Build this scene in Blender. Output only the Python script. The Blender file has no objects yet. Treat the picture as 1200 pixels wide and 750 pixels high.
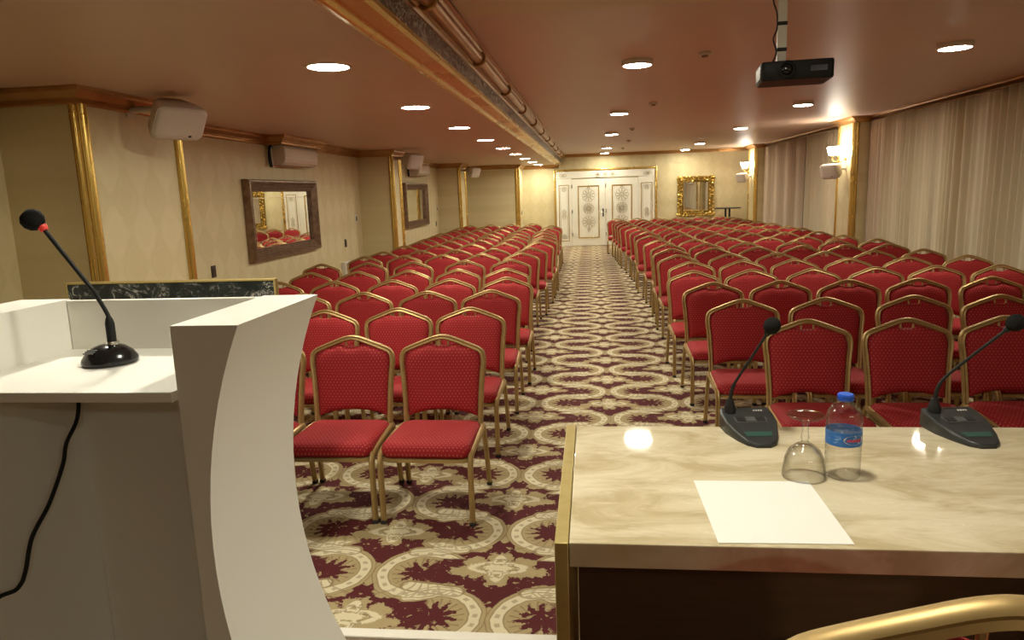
import bpy, bmesh, math, random
from mathutils import Vector, Matrix, noise
PI = math.pi
scn = bpy.context.scene
COL = scn.collection
R = random.Random(7)

# ------------------------------------------------------------------ node maths
class E:
    """a scalar socket with arithmetic"""
    def __init__(s, t, k): s.t, s.k = t, k
    def _m(s, op, *a):
        n = s.t.nodes.new('ShaderNodeMath'); n.operation = op
        for i, v in enumerate((s,) + a):
            if isinstance(v, E): s.t.links.new(v.k, n.inputs[i])
            else: n.inputs[i].default_value = v
        return E(s.t, n.outputs[0])
    def __add__(s, o): return s._m('ADD', o)
    __radd__ = __add__
    def __sub__(s, o): return s._m('SUBTRACT', o)
    def __rsub__(s, o): return (s * -1.0) + o
    def __mul__(s, o): return s._m('MULTIPLY', o)
    __rmul__ = __mul__
    def __truediv__(s, o): return s._m('DIVIDE', o)
    def abs(s): return s._m('ABSOLUTE')
    def sqrt(s): return s._m('SQRT')
    def sin(s): return s._m('SINE')
    def cos(s): return s._m('COSINE')
    def fract(s): return s._m('FRACT')
    def min(s, o): return s._m('MINIMUM', o)
    def max(s, o): return s._m('MAXIMUM', o)
    def gt(s, o): return s._m('GREATER_THAN', o)
    def lt(s, o): return s._m('LESS_THAN', o)
    def atan2(s, o): return s._m('ARCTAN2', o)
    def wrap(s, period): return ((s / period + 0.5).fract() - 0.5) * period
    def inv(s): return 1.0 - s
    def step(s, a, b):
        n = s.t.nodes.new('ShaderNodeMapRange'); n.interpolation_type = 'SMOOTHSTEP'
        s.t.links.new(s.k, n.inputs[0]); n.inputs[1].default_value = a; n.inputs[2].default_value = b
        return E(s.t, n.outputs[0])

class Mat:
    def __init__(s, name, col=(.8, .8, .8), rough=.5, metal=0., **kw):
        s.m = bpy.data.materials.new(name); s.m.use_nodes = True
        s.t = s.m.node_tree; s.b = s.t.nodes['Principled BSDF']
        s.b.inputs['Base Color'].default_value = (*col, 1)
        s.b.inputs['Roughness'].default_value = rough
        s.b.inputs['Metallic'].default_value = metal
        for k, v in kw.items(): s.b.inputs[k.replace('_', ' ')].default_value = v
        s.m.diffuse_color = (*col, 1)
        s._c = None
    def xyz(s):
        if s._c is None:
            n = s.t.nodes.new('ShaderNodeTexCoord'); x = s.t.nodes.new('ShaderNodeSeparateXYZ')
            s.t.links.new(n.outputs['Object'], x.inputs[0]); s._n = n.outputs['Object']
            s._c = [E(s.t, x.outputs[i]) for i in range(3)]
        return s._c
    def noise(s, scale, detail=3., rough=.5, stretch=None, dist=0.):
        s.xyz()
        n = s.t.nodes.new('ShaderNodeTexNoise'); n.inputs['Scale'].default_value = scale
        n.inputs['Detail'].default_value = detail; n.inputs['Roughness'].default_value = rough
        n.inputs['Distortion'].default_value = dist
        src = s._n
        if stretch:
            mp = s.t.nodes.new('ShaderNodeMapping'); mp.inputs['Scale'].default_value = stretch
            s.t.links.new(src, mp.inputs[0]); src = mp.outputs[0]
        s.t.links.new(src, n.inputs['Vector'])
        return E(s.t, n.outputs[0])
    def mix(s, a, b, f):
        n = s.t.nodes.new('ShaderNodeMix'); n.data_type = 'RGBA'
        if isinstance(f, E): s.t.links.new(f.k, n.inputs[0])
        else: n.inputs[0].default_value = f
        for i, v in ((6, a), (7, b)):
            if isinstance(v, tuple): n.inputs[i].default_value = (*v, 1)
            else: s.t.links.new(v, n.inputs[i])
        return n.outputs[2]
    def base(s, sock): s.t.links.new(sock, s.b.inputs['Base Color']); return s
    def rough(s, e): s.t.links.new(e.k, s.b.inputs['Roughness']); return s
    def bump(s, e, strength=.3, dist=.002):
        n = s.t.nodes.new('ShaderNodeBump'); n.inputs['Strength'].default_value = strength
        n.inputs['Distance'].default_value = dist
        s.t.links.new(e.k, n.inputs['Height']); s.t.links.new(n.outputs[0], s.b.inputs['Normal']); return s

# ------------------------------------------------------------------ mesh building
class MB:
    def __init__(s): s.v, s.f, s.mi = [], [], []; s.cur = 0; s.flat = set()
    def mat(s, i): s.cur = i; return s
    def add(s, vs, fs):
        b = len(s.v); s.v += [tuple(v) for v in vs]
        for f in fs: s.f.append(tuple(b + i for i in f)); s.mi.append(s.cur)
        return s
    def box(s, lo, hi, bev=0., seg=2):
        bm = bmesh.new(); bmesh.ops.create_cube(bm, size=1)
        for v in bm.verts: v.co = Vector([lo[i] + (v.co[i] + .5) * (hi[i] - lo[i]) for i in range(3)])
        if bev: bmesh.ops.bevel(bm, geom=bm.edges[:], offset=bev, segments=seg, profile=.5, affect='EDGES')
        bm.normal_update(); big = [max(abs(c) for c in f.normal) > .9999 for f in bm.faces]; n0 = len(s.f)
        s.bm(bm); s.flat |= {n0 + i for i, b in enumerate(big) if b}; return s
    def bm(s, bm, mtx=None):
        bm.verts.index_update()
        vs = [(mtx @ v.co if mtx else v.co.copy()) for v in bm.verts]
        s.add(vs, [[v.index for v in f.verts] for f in bm.faces]); bm.free(); return s
    def rings(s, rs, cap=True, closed=False):
        n = len(rs[0]); vs = [p for r in rs for p in r]; fs = []
        m = len(rs)
        for i in range(m if closed else m - 1):
            for j in range(n):
                a, b = i * n + j, i * n + (j + 1) % n
                c, d = ((i + 1) % m) * n + (j + 1) % n, ((i + 1) % m) * n + j
                fs.append((a, b, c, d))
        if cap and not closed: fs += [tuple(range(n))[::-1], tuple(range((m - 1) * n, m * n))]
        return s.add(vs, fs)
    def lathe(s, prof, c=(0, 0, 0), seg=24, axis=None):
        rs = []
        for r, z in prof:
            rs.append([Vector((c[0] + r * math.cos(2 * PI * k / seg), c[1] + r * math.sin(2 * PI * k / seg), c[2] + z)) for k in range(seg)])
        return s.rings(rs)
    def sweep(s, path, prof, up=(0, 0, 1), closed=False, scale=None):
        """path of points; prof of (side, up) pairs, counter-clockwise"""
        P = [Vector(p) for p in path]; n = len(P); up = Vector(up); rs = []
        for i in range(n):
            if closed: t = P[(i + 1) % n] - P[i - 1]
            else: t = P[min(i + 1, n - 1)] - P[max(i - 1, 0)]
            t.normalize(); sd = t.cross(up)
            if sd.length < 1e-5: sd = t.cross(Vector((1, 0, 0)))
            sd.normalize(); u = sd.cross(t)
            k = scale[i] if scale else 1.
            rs.append([P[i] + sd * a * k + u * b * k for a, b in prof])
        return s.rings(rs, closed=closed)
    def tube(s, path, r, seg=10, scale=None, closed=False):
        P = [Vector(p) for p in path]; n = len(P); rs = []; ref = None
        for i in range(n):
            if closed: t = P[(i + 1) % n] - P[i - 1]
            else: t = P[min(i + 1, n - 1)] - P[max(i - 1, 0)]
            t.normalize()
            if ref is None: ref = t.orthogonal().normalized()
            ref = (ref - t * ref.dot(t)).normalized(); o = t.cross(ref)
            k = r * (scale[i] if scale else 1.)
            rs.append([P[i] + ref * math.cos(2 * PI * j / seg) * k + o * math.sin(2 * PI * j / seg) * k for j in range(seg)])
        return s.rings(rs, closed=closed)
    def prism(s, pts, lo, hi, axis=2):
        def at(p, h):
            q = list(p); q.insert(axis, h); return Vector(q)
        return s.rings([[at(p, lo) for p in pts], [at(p, hi) for p in pts]])
    def grid(s, nu, nv, fn, flip=False):
        vs = [fn(i / nu, j / nv) for j in range(nv + 1) for i in range(nu + 1)]
        fs = []
        for j in range(nv):
            for i in range(nu):
                a = j * (nu + 1) + i; q = (a, a + 1, a + nu + 2, a + nu + 1); fs.append(q[::-1] if flip else q)
        return s.add(vs, fs)
    def move(s, m, start=0):
        s.v[start:] = [tuple(m @ Vector(v)) for v in s.v[start:]]; return s
    def mesh(s, name, mats, smooth=40, fix=True):
        me = bpy.data.meshes.new(name); me.from_pydata(s.v, [], s.f); me.update()
        for m in (mats if isinstance(mats, (list, tuple)) else [mats]): me.materials.append(m.m)
        me.polygons.foreach_set('material_index', s.mi)
        if fix:
            b = bmesh.new(); b.from_mesh(me); bmesh.ops.recalc_face_normals(b, faces=b.faces[:]); b.to_mesh(me); b.free()
        if smooth:
            me.set_sharp_from_angle(angle=math.radians(smooth)); me.polygons.foreach_set('use_smooth', [i not in s.flat for i in range(len(me.polygons))])
        return me
    def obj(s, name, mats, parent=None, smooth=40, fix=True):
        o = bpy.data.objects.new(name, s.mesh(name, mats, smooth, fix)); COL.objects.link(o)
        if parent is not None: o.parent = parent
        return o

def tag(o, label=None, cat=None, group=None, kind=None):
    if label: o['label'] = label
    if cat: o['category'] = cat
    if group: o['group'] = group
    if kind: o['kind'] = kind
    return o
def struct(name, mb, m, smooth=40): return tag(mb.obj(name, m, None, smooth), kind='structure')
def thing(name, label, cat, loc=(0, 0, 0), rz=0., group=None):
    o = bpy.data.objects.new(name, None); o.empty_display_size = .1; COL.objects.link(o)
    o.location = loc; o.rotation_euler = (0, 0, rz); return tag(o, label, cat, group)
def copy_tree(o, parent=None):
    c = o.copy(); COL.objects.link(c)
    if parent is not None: c.parent = parent
    for ch in list(o.children): copy_tree(ch, c)
    return c
def smooth_path(pts, n=6):
    """Catmull-Rom through pts"""
    P = [Vector(p) for p in pts]; out = []
    for i in range(len(P) - 1):
        a, b, c, d = P[max(i - 1, 0)], P[i], P[i + 1], P[min(i + 2, len(P) - 1)]
        for k in range(n):
            t = k / n
            out.append(.5 * ((2 * b) + (c - a) * t + (2 * a - 5 * b + 4 * c - d) * t * t + (3 * b - a - 3 * c + d) * t ** 3))
    out.append(P[-1]); return out
def circle(r, seg=10, sx=1., sy=1.): return [(r * sx * math.cos(2 * PI * k / seg), r * sy * math.sin(2 * PI * k / seg)) for k in range(seg)]
def rrect(w, h, r, n=4):
    pts = []
    for cx, cy, a in ((w - r, h - r, 0), (-w + r, h - r, 90), (-w + r, -h + r, 180), (w - r, -h + r, 270)):
        for k in range(n + 1):
            t = math.radians(a + 90 * k / n); pts.append((cx + r * math.cos(t), cy + r * math.sin(t)))
    return pts
ORD = 'first second third fourth fifth sixth seventh eighth ninth tenth eleventh twelfth thirteenth fourteenth fifteenth sixteenth seventeenth eighteenth nineteenth'.split()
LED, SCONCE, EXPO = 205., 45., 0.
# ------------------------------------------------------------------ materials
def wallpaper(name, ax, col, col2):
    m = Mat(name, col, .62); c = m.xyz(); u = c[ax]; z = c[2]
    a, b = .34, .50
    wv = m.noise(16, 3, .6) - .5
    g = (u * (2 * PI / a)).cos() + (z * (2 * PI / b)).cos()               # soft ogee lattice
    f = (g + wv * 1.1).step(-.25, .35) * .7 + ((g + wv * 2.2).abs() - .9).abs().step(.25, .05) * .3
    m.base(m.mix(col, col2, f)); m.rough(f * -.14 + .64)
    return m
WALLC, WALLC2 = (.595, .50, .28), (.645, .55, .325)
M_wall_y = wallpaper('cream_damask_wallpaper_side', 1, WALLC, WALLC2)
M_wall_x = wallpaper('cream_damask_wallpaper_end', 0, WALLC, WALLC2)
M_ceil = Mat('peach_brown_ceiling_paint', (.50, .31, .215), .42)
nz = M_ceil.noise(3, 3); M_ceil.base(M_ceil.mix((.60, .44, .35), (.65, .48, .385), nz)); M_ceil.bump(M_ceil.noise(5, 2, stretch=(.6, 1, 1)), .12, .02)
M_panel = Mat('ochre_ceiling_panel_paint', (.52, .36, .20), .5)
M_panel.base(M_panel.mix((.60, .48, .31), (.66, .53, .35), M_panel.noise(4, 2)))

def gold(name, col, col2, rough=.32, metal=.85, sc=30.):
    m = Mat(name, col, rough, metal); n = m.noise(sc, 4, .6); m.base(m.mix(col, col2, n.step(.35, .7))); m.rough(n * .08 + (rough - .04)); return m
M_gold = gold('antique_gold_moulding', (.66, .445, .115), (.645, .43, .11), .27, .8, 1.2)
M_cornice = gold('bronze_gold_cornice', (.44, .235, .085), (.36, .18, .06), .32, .65, 4.)
M_chairgold = gold('bronze_gold_chair_frame', (.50, .35, .145), (.44, .30, .12), .44, .55, 12)
M_bargold = gold('gilded_carved_frame', (.80, .58, .16), (.62, .41, .09), .24, .85, 20)
M_bargold_dk = gold('shadowed_gilt_ground', (.30, .19, .04), (.16, .095, .02), .4, .7, 20)
M_trimgold = gold('matt_gold_table_edge', (.52, .40, .15), (.47, .355, .125), .42, .4)
M_bronzewood = gold('dark_bronze_wood_frame', (.25, .155, .09), (.15, .085, .05), .34, .45, 14)

def marble(name, base, dark, vein, vs, rough):
    m = Mat(name, base, rough); n = m.noise(vs, 6, .6, dist=1.2); m2 = m.noise(vs * 1.7, 5, .6, dist=2.2)
    v = (m2 - .5).abs().step(.035, .0)
    return m, n, v
M_black, n_, v_ = marble('black_veined_marble', (.022, .024, .022), None, None, 5.5, .25)
M_black.base(M_black.mix(M_black.mix((.014, .017, .016), (.045, .05, .045), n_.step(.35, .7)), (.38, .36, .32), v_ * (n_.step(.45, .6))))
M_grey = Mat('grey_black_marble_strip', (.09, .085, .08), .22)
n_ = M_grey.noise(2.4, 6, .65, stretch=(1, .9, 3), dist=1.6); v_ = (M_grey.noise(3.1, 5, .6, stretch=(1, 1, 2), dist=2.5) - .5).abs().step(.04, 0)
M_grey.base(M_grey.mix(M_grey.mix((.035, .034, .032), (.17, .16, .15), n_.step(.35, .7)), (.62, .58, .52), v_ * .8))
M_table = Mat('beige_polished_marble_laminate', (.62, .52, .35), .04)
n_ = M_table.noise(3.2, 6, .62, stretch=(1.0, 2.6, 1), dist=1.1); n2 = M_table.noise(9, 5, .6, stretch=(1, 3, 1), dist=1.5)
k_ = M_table.mix((.50, .405, .245), (.70, .615, .44), n_.step(.32, .62))
k_ = M_table.mix(k_, (.78, .71, .55), n2.step(.52, .75) * .55)
k_ = M_table.mix(k_, (.84, .79, .66), (n2 - .5).abs().step(.02, 0) * n_.step(.5, .7) * .7)
M_table.base(k_); M_table.b.inputs['Specular IOR Level'].default_value = .5
M_brownwood = Mat('dark_brown_table_board', (.065, .033, .016), .45)
M_brownwood.base(M_brownwood.mix((.12, .06, .026), (.19, .10, .048), M_brownwood.noise(5, 5, .6, stretch=(1, 1, 12))))
M_lect = Mat('white_satin_lectern_lacquer', (.80, .77, .69), .38)
M_lect.base(M_lect.mix((.815, .795, .735), (.84, .82, .76), M_lect.noise(3, 2)))
M_white = Mat('white_plastic', (.72, .68, .60), .42); M_white.base(M_white.mix((.70, .66, .58), (.74, .70, .62), M_white.noise(6, 2)))
M_door = Mat('cream_white_door_lacquer', (.80, .77, .66), .35); M_door.base(M_door.mix((.78, .75, .64), (.82, .79, .68), M_door.noise(3, 2)))
M_orn = Mat('bronze_ornament_line', (.26, .20, .10), .4, .5); M_orn.base(M_orn.mix((.30, .24, .13), (.42, .34, .19), M_orn.noise(20, 2)))
M_dark = Mat('black_plastic', (.012, .012, .012), .5, Specular_IOR_Level=.25); M_dark.base(M_dark.mix((.010, .010, .010), (.018, .018, .017), M_dark.noise(30, 2)))
M_gloss = Mat('glossy_black_base', (.008, .008, .009), .18); M_gloss.base(M_gloss.mix((.007, .007, .008), (.012, .012, .012), M_gloss.noise(12, 2)))
M_foam = Mat('black_foam', (.010, .010, .010), .95, Specular_IOR_Level=.1); n_ = M_foam.noise(900, 2); M_foam.base(M_foam.mix((.006, .006, .006), (.02, .019, .018), n_)); M_foam.bump(n_, .6, .001)
M_rubber = Mat('black_rubber', (.02, .018, .016), .7); M_rubber.base(M_rubber.mix((.015, .014, .012), (.028, .025, .022), M_rubber.noise(40, 2)))
M_redring = Mat('red_ring', (.75, .05, .04), .4, Emission_Strength=.12); M_redring.b.inputs['Emission Color'].default_value = (1, .08, .05, 1)
M_chrome = Mat('brushed_steel', (.6, .58, .54), .25, 1.); M_chrome.rough(M_chrome.noise(40, 2) * .15 + .18)
M_conf = Mat('charcoal_console_plastic', (.028, .030, .031), .40); M_conf.base(M_conf.mix((.024, .026, .027), (.033, .036, .036), M_conf.noise(60, 2)))
M_key = Mat('grey_console_key', (.075, .078, .078), .45); M_key.base(M_key.mix((.07, .072, .072), (.085, .088, .088), M_key.noise(60, 2)))
M_keydk = Mat('dark_console_key', (.016, .017, .018), .4); M_keydk.base(M_keydk.mix((.014, .015, .016), (.02, .02, .02), M_keydk.noise(60, 2)))
M_green = Mat('teal_green_console_plate', (.030, .085, .070), .3); M_green.base(M_green.mix((.027, .078, .065), (.035, .095, .08), M_green.noise(30, 2)))
M_print = Mat('white_print', (.75, .75, .74), .5); M_print.base(M_print.mix((.72, .72, .71), (.78, .78, .77), M_print.noise(30, 2)))
M_paper = Mat('white_paper', (.80, .79, .74), .7); M_paper.base(M_paper.mix((.79, .78, .73), (.81, .80, .75), M_paper.noise(15, 3)))
def thin_clear(name, edge, ior):
    m = Mat(name, (1, 1, 1), .02); t = m.t; out = t.nodes['Material Output']
    lw = t.nodes.new('ShaderNodeLayerWeight'); lw.inputs[0].default_value = .45
    f = E(t, lw.outputs[1]); f2 = f * f; f3 = f2 * f
    tr = t.nodes.new('ShaderNodeBsdfTransparent'); t.links.new(m.mix((.985, .985, .98), edge, f2), tr.inputs[0])
    gl = t.nodes.new('ShaderNodeBsdfGlossy'); gl.inputs['Roughness'].default_value = .03
    fr = (f3 * .62 + (ior - 1) * .14)
    mx = t.nodes.new('ShaderNodeMixShader'); t.links.new(fr.k, mx.inputs[0]); t.links.new(tr.outputs[0], mx.inputs[1]); t.links.new(gl.outputs[0], mx.inputs[2])
    t.links.new(mx.outputs[0], out.inputs[0]); return m
M_glass = thin_clear('clear_glass', (.50, .49, .44), 1.45)
M_pet = thin_clear('clear_bottle_plastic', (.58, .60, .60), 1.45)
M_blue = Mat('blue_cap_plastic', (.02, .11, .62), .35); M_blue.base(M_blue.mix((.018, .10, .58), (.024, .12, .66), M_blue.noise(30, 2)))
M_redprint = Mat('red_print', (.68, .03, .05), .4); M_redprint.base(M_redprint.mix((.66, .03, .05), (.7, .035, .05), M_redprint.noise(30, 2)))
M_label = Mat('blue_water_label', (.02, .14, .55), .3)
n_ = M_label.noise(55, 4, .6, stretch=(1, 1, 2)); M_label.base(M_label.mix(M_label.mix((.012, .10, .42), (.03, .22, .66), n_), (.55, .72, .90), n_.step(.60, .72) * .8))
M_mirror = Mat('silvered_mirror_glass', (.86, .87, .82), .015, 1.); M_mirror.rough(M_mirror.noise(3, 1) * .01)
M_ac = Mat('ivory_plastic', (.60, .52, .40), .45); M_ac.base(M_ac.mix((.68, .60, .47), (.72, .64, .50), M_ac.noise(5, 2)))
M_spk = Mat('off_white_speaker_plastic', (.60, .53, .45), .5); M_spk.base(M_spk.mix((.58, .51, .43), (.62, .55, .465), M_spk.noise(6, 2)))
M_grille = Mat('silver_vent_grille', (.30, .30, .28), .4, .6)
n_ = M_grille.xyz(); M_grille.base(M_grille.mix((.03, .03, .03), (.42, .42, .40), ((n_[1] * 400).sin() * (n_[2] * 400).sin()).step(-.2, .4)))
M_socket = Mat('dark_brown_socket', (.03, .022, .015), .4); M_socket.base(M_socket.mix((.025, .018, .012), (.04, .03, .02), M_socket.noise(40, 2)))
M_stage = Mat('dark_brown_platform_floor', (.16, .10, .06), .6); M_stage.base(M_stage.mix((.13, .08, .045), (.19, .125, .075), M_stage.noise(8, 4, stretch=(.3, 4, 1))))
M_edge = Mat('white_painted_edging', (.72, .68, .60), .5); M_edge.base(M_edge.mix((.68, .64, .56), (.75, .71, .63), M_edge.noise(10, 3)))
M_hightop = Mat('black_table_laminate', (.02, .02, .022), .35); M_hightop.base(M_hightop.mix((.018, .018, .02), (.026, .026, .028), M_hightop.noise(10, 3)))
M_steel = Mat('dark_blue_steel', (.03, .035, .05), .35, .6); M_steel.base(M_steel.mix((.025, .03, .045), (.04, .045, .06), M_steel.noise(10, 3)))

def emit(name, col, s):
    m = Mat(name, col, .5); m.b.inputs['Emission Color'].default_value = (*col, 1); m.b.inputs['Emission Strength'].default_value = s
    return m
M_led = emit('warm_white_led_diffuser', (1., .96, .78), LED)
M_shade = emit('lit_frosted_glass_shade', (1., .92, .78), SCONCE)
M_amber = gold('amber_gilt_sconce_metal', (.75, .52, .2), (.6, .4, .14), .25, .8)

# chair fabric: red weave with a lattice of gold pin dots
def fabric(name, back):
    m = Mat(name, (.42, .014, .018), .80, Sheen_Weight=.04); c = m.xyz()
    x = c[0]; y = c[2] if back else c[1] + c[2] * .7
    p = .0205
    u = ((x + y * .62) / p); v = ((x - y * .62) / p)
    du = (u.fract() - .5).abs(); dv = (v.fract() - .5).abs()
    line = du.min(dv)                                     # 0 on lattice lines
    dot = du.max(dv).step(.17, .07)
    n = m.noise(220, 3, .6); big = m.noise(5, 2)
    k = m.mix((.31, .0048, .0135), (.41, .0085, .0205), n)
    k = m.mix(k, (.24, .006, .01), line.step(.10, .02) * .55)
    k = m.mix(k, (.62, .26, .10), dot * .75)
    m.base(k); m.b.inputs['Sheen Tint'].default_value = (1, .25, .2, 1)
    m.bump(line.step(.0, .2) + n * .3, .25, .002)
    return m
M_fab_back, M_fab_seat = fabric('red_dotted_back_fabric', True), fabric('red_dotted_seat_fabric', False)

# curtains
def cloth(name, a, b):
    m = Mat(name, a, .85, Sheen_Weight=.15); n = m.noise(6, 4, .6, stretch=(1, 1, .08)); w = m.noise(300, 2)
    m.base(m.mix(m.mix(a, b, n.step(.3, .7)), b, w * .25)); return m
M_cur_a = cloth('beige_curtain_cloth', (.60, .52, .35), (.68, .595, .41))
M_cur_b = cloth('rose_beige_curtain_cloth', (.58, .475, .345), (.65, .54, .40))

# ------------------------------------------------------------------ carpet
def carpet():
    m = Mat('burgundy_damask_carpet', (.1, .02, .02), .95)
    c = m.xyz()
    w1 = m.noise(11, 2) - .5; w2 = m.noise(13.7, 2, stretch=(1.3, .9, 1)) - .5
    jag = m.noise(34, 3, .65) - .5; fine = m.noise(75, 2, .6) - .5
    x = c[0] + 1.02 + w1 * .022; y = c[1] - 2.95 + w2 * .022
    pB = x.wrap(1.14).abs()
    tan = cream = line = None
    def cap(p, q, a, b):
        ax, ay = a; bx, by = b; dx, dy = bx - ax, by - ay; L = dx * dx + dy * dy
        t = (((p - ax) * dx + (q - ay) * dy) / L).max(0.).min(1.)
        u = p - ax - t * dx; v = q - ay - t * dy
        return (u * u + v * v).sqrt()
    for p, off in ((pB, 0.), (.57 - pB, -.335)):
        q = (y - off).wrap(.75)
        qm = (y - off - .395).wrap(.75)
        dx, dy = (p - .225) / .225, q / .222
        e = (dx * dx + dy * dy).sqrt(); th = dy.atan2(dx)
        cut = ((p - .285).step(0., .02)) * ((q.abs() - .125).step(.02, 0.))
        keep = cut.inv()
        ring_c = ((e - .79).abs().step(.13, .105)) * keep
        ring_t = ((e - .79).abs().step(.215, .20)) * keep
        ring_l = ((((e - .79).abs() - .12).abs()).step(.02, .008) + ((e - 1.).abs()).step(.018, .006)) * keep
        pearl = ((e - .79).abs().step(.06, .035)) * ((th * 17.).sin().step(.1, .6)) * keep
        # feathery leaf inside the crescent
        lf = (e - .39 + jag * .6 + ((th * 11.).sin()) * .10).step(-.02, .02) * (e.lt(.62)) * ((p - .27 + jag * .12).step(.02, -.02))
        vein = ((th * 20. + e * 9.).sin().step(.55, .9)) * e.lt(.60)
        # flat scroll arm on top, leaf sweeping off below, curled tip
        d1 = cap(p, q, (.16, .19), (.375, .225)); arm = d1.step(.047, .043); arm_c = d1.step(.032, .028)
        d2 = cap(p, q, (.10, -.165), (.36, -.125)) + jag * .05; leaf2 = d2.step(.052, .045)
        d3 = cap(p, q, (.22, -.19), (.305, -.165)); curl = d3.step(.05, .045); curl_c = ((d3 - .026).abs()).step(.014, .008)
        # rosette medallion
        r = (p * p + qm * qm * 1.15).sqrt(); t2 = qm.atan2(p)
        Rm = ((t2 * 4.).cos()) * .030 + ((t2 * 10. + .6).cos()) * .014 + jag * .13 + fine * .05 + .132
        med = (r - Rm).step(.006, -.004)
        body = ((p / .145) * (p / .145) + ((qm - .0) / .055) * ((qm - .0) / .055)).sqrt()
        bod_c = (body + jag * .5).step(1.02, .92) * ((body - .55 + fine * .4).abs().step(.06, .12))
        spine = (p / .045 * (p / .045) + qm / .13 * (qm / .13)).sqrt(); sp_c = ((spine - .75).abs()).step(.22, .12)
        d4 = cap(p, qm, (.10, -.055), (.195, -.035)) + jag * .10; side = d4.step(.034, .028)
        d5 = cap(p, qm, (.10, .075), (.145, .05)) + jag * .06; side2 = d5.step(.03, .024)
        # base knot between back-to-back crescents
        kn = ((p / .03) * (p / .03) + ((q + .02) / .10) * ((q + .02) / .10)).sqrt().step(1.05, .95)
        T = ring_t.max(lf).max(arm).max(leaf2).max(curl).max(med).max(side).max(side2).max(kn)
        C = ring_c.max(arm_c).max(curl_c).max(bod_c).max(sp_c * med)
        L_ = ring_l.max(vein * lf).max(pearl * .8).max(((d1 - .038).abs()).step(.008, .003)).max(((r - Rm * .55).abs()).step(.010, .004) * med)
        L_ = L_.max(((th * 20. + e * 9.).sin().step(.6, .9)) * leaf2 * .7)
        tan = T if tan is None else tan.max(T); cream = C if cream is None else cream.max(C * 1.); line = L_ if line is None else line.max(L_)
    fleck = m.noise(27, 2, .55, dist=.6).step(.635, .665) * .85
    tan = tan.max(fleck)
    spk = (fine + jag * .6).step(-.26, -.30)
    pile = m.noise(420, 2)
    k = m.mix((.068, .0046, .0068), (.10, .0078, .0105), pile)
    k = m.mix(k, m.mix((.36, .275, .135), (.46, .36, .185), m.noise(22, 3)), tan)
    k = m.mix(k, m.mix((.64, .56, .36), (.74, .66, .46), pile), cream)
    k = m.mix(k, (.21, .135, .06), line * .62 * tan.max(cream))
    k = m.mix(k, (.10, .011, .015), spk * tan * .8)
    m.base(k); m.bump(pile, .25, .003)
    return m
M_carpet = carpet()

M_ochre = Mat('ochre_bounce_wall', (.34, .23, .10), .5); M_ochre.base(M_ochre.mix((.31, .205, .085), (.38, .26, .12), M_ochre.noise(4, 4, stretch=(6, 1, 1))))  # ochre chosen to warm the light bounced off the unseen rear wall
# ------------------------------------------------------------------ room shell
YF, YB = 22.19, -3.2          # door wall, wall behind the speakers' platform
ZL, ZH = 2.47, 2.76           # low ceiling on the mirror side, high ceiling over the rest
XL, XP, XR = -3.93, -3.35, 4.78
struct('floor', MB().box((-4.2, -3.4, -.1), (5.0, 22.5, 0)), M_carpet)
struct('floor_platform', MB().box((-3.9, YB + .02, .001), (XR - .02, 1.95, .35)), M_stage)
struct('trim_1', MB().box((-3.9, 1.951, .001), (XR - .02, 1.995, .356), .004), M_edge)
struct('ceiling', MB().box((-.93, YB, ZH), (5.0, YF + .1, ZH + .12)), M_ceil)
struct('ceiling_low', MB().box((-4.2, YB, ZL), (-.97, YF + .1, ZH + .12)), M_ceil)
struct('ceiling_panel', MB().box((-.74, YB + .02, ZH - .022), (1.16, 4.47, ZH), .003), M_panel)
# mirror-side wall: recesses and pilasters as one built wall
struct('wall_left', MB().box((-4.2, YB, 0), (XL, YF, ZH)), M_wall_y)
PIL = [(4.52, 5.72), (12.05, 12.60), (18.42, 19.25)]
for i, (a, b) in enumerate(PIL):
    struct('wall_left_pilaster', MB().box((XL - .01, a, 0), (XP, b, ZL)), M_wall_y)
struct('wall_left_corner', MB().box((XL - .01, 20.8, 0), (-2.08, YF, ZL)), M_wall_y)
struct('wall_end', MB().box((-4.2, YF, 0), (5.0, YF + .12, ZH + .1)), M_wall_x)
struct('wall_right', MB().box((XR + .08, YB, 0), (XR + .25, YF, ZH + .1)), M_wall_y)
struct('wall_platform', MB().box((-4.2, YB - .12, 0), (5.0, YB, ZH + .1)), M_ochre)
COLM = [(12.98, 13.85), (20.45, 21.35)]
for a, b in COLM:
    struct('wall_right_column', MB().box((4.45, a, 0), (XR + .1, b, ZH)), M_wall_y)
# vertical face of the ceiling step: dark marble strip
struct('trim_2', MB().box((-.97, YB, ZL + .012), (-.90, YF, ZH)), M_grey)

def moulding(path, prof, m, name, closed=False):
    """profile (outward offset, z) mitred along a plan polyline; the room is on the right-hand side"""
    P = [Vector((p[0], p[1])) for p in path]; rs = []
    for i in range(len(P)):
        d0 = (P[i] - P[i - 1]).normalized() if i else None
        d1 = (P[i + 1] - P[i]).normalized() if i < len(P) - 1 else None
        d0 = d0 or d1; d1 = d1 or d0
        n0, n1 = Vector((d0.y, -d0.x)), Vector((d1.y, -d1.x)); mtr = (n0 + n1)
        mtr = mtr / max(mtr.dot(n0), .3)
        rs.append([Vector((P[i].x + mtr.x * o, P[i].y + mtr.y * o, z)) for o, z in prof])
    return struct(name, MB().rings(rs), m, 30)
def crown(h, w, z):   # cornice profile hanging from z
    return [(-.005, z), (w, z), (w, z - .12 * h), (w * .9, z - .16 * h), (w * .86, z - .3 * h), (w * .62, z - .48 * h), (w * .42, z - .62 * h), (w * .40, z - .70 * h),
            (w * .24, z - .74 * h), (w * .22, z - .92 * h), (w * .12, z - h), (-.005, z - h)]
pl = [(XL, YB + .01)]
acs = [(8.52, 9.78), (15.28, 16.5)]
ev = sorted([(a, b, XP) for a, b in PIL] + [(a, b, -3.72) for a, b in acs])
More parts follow.
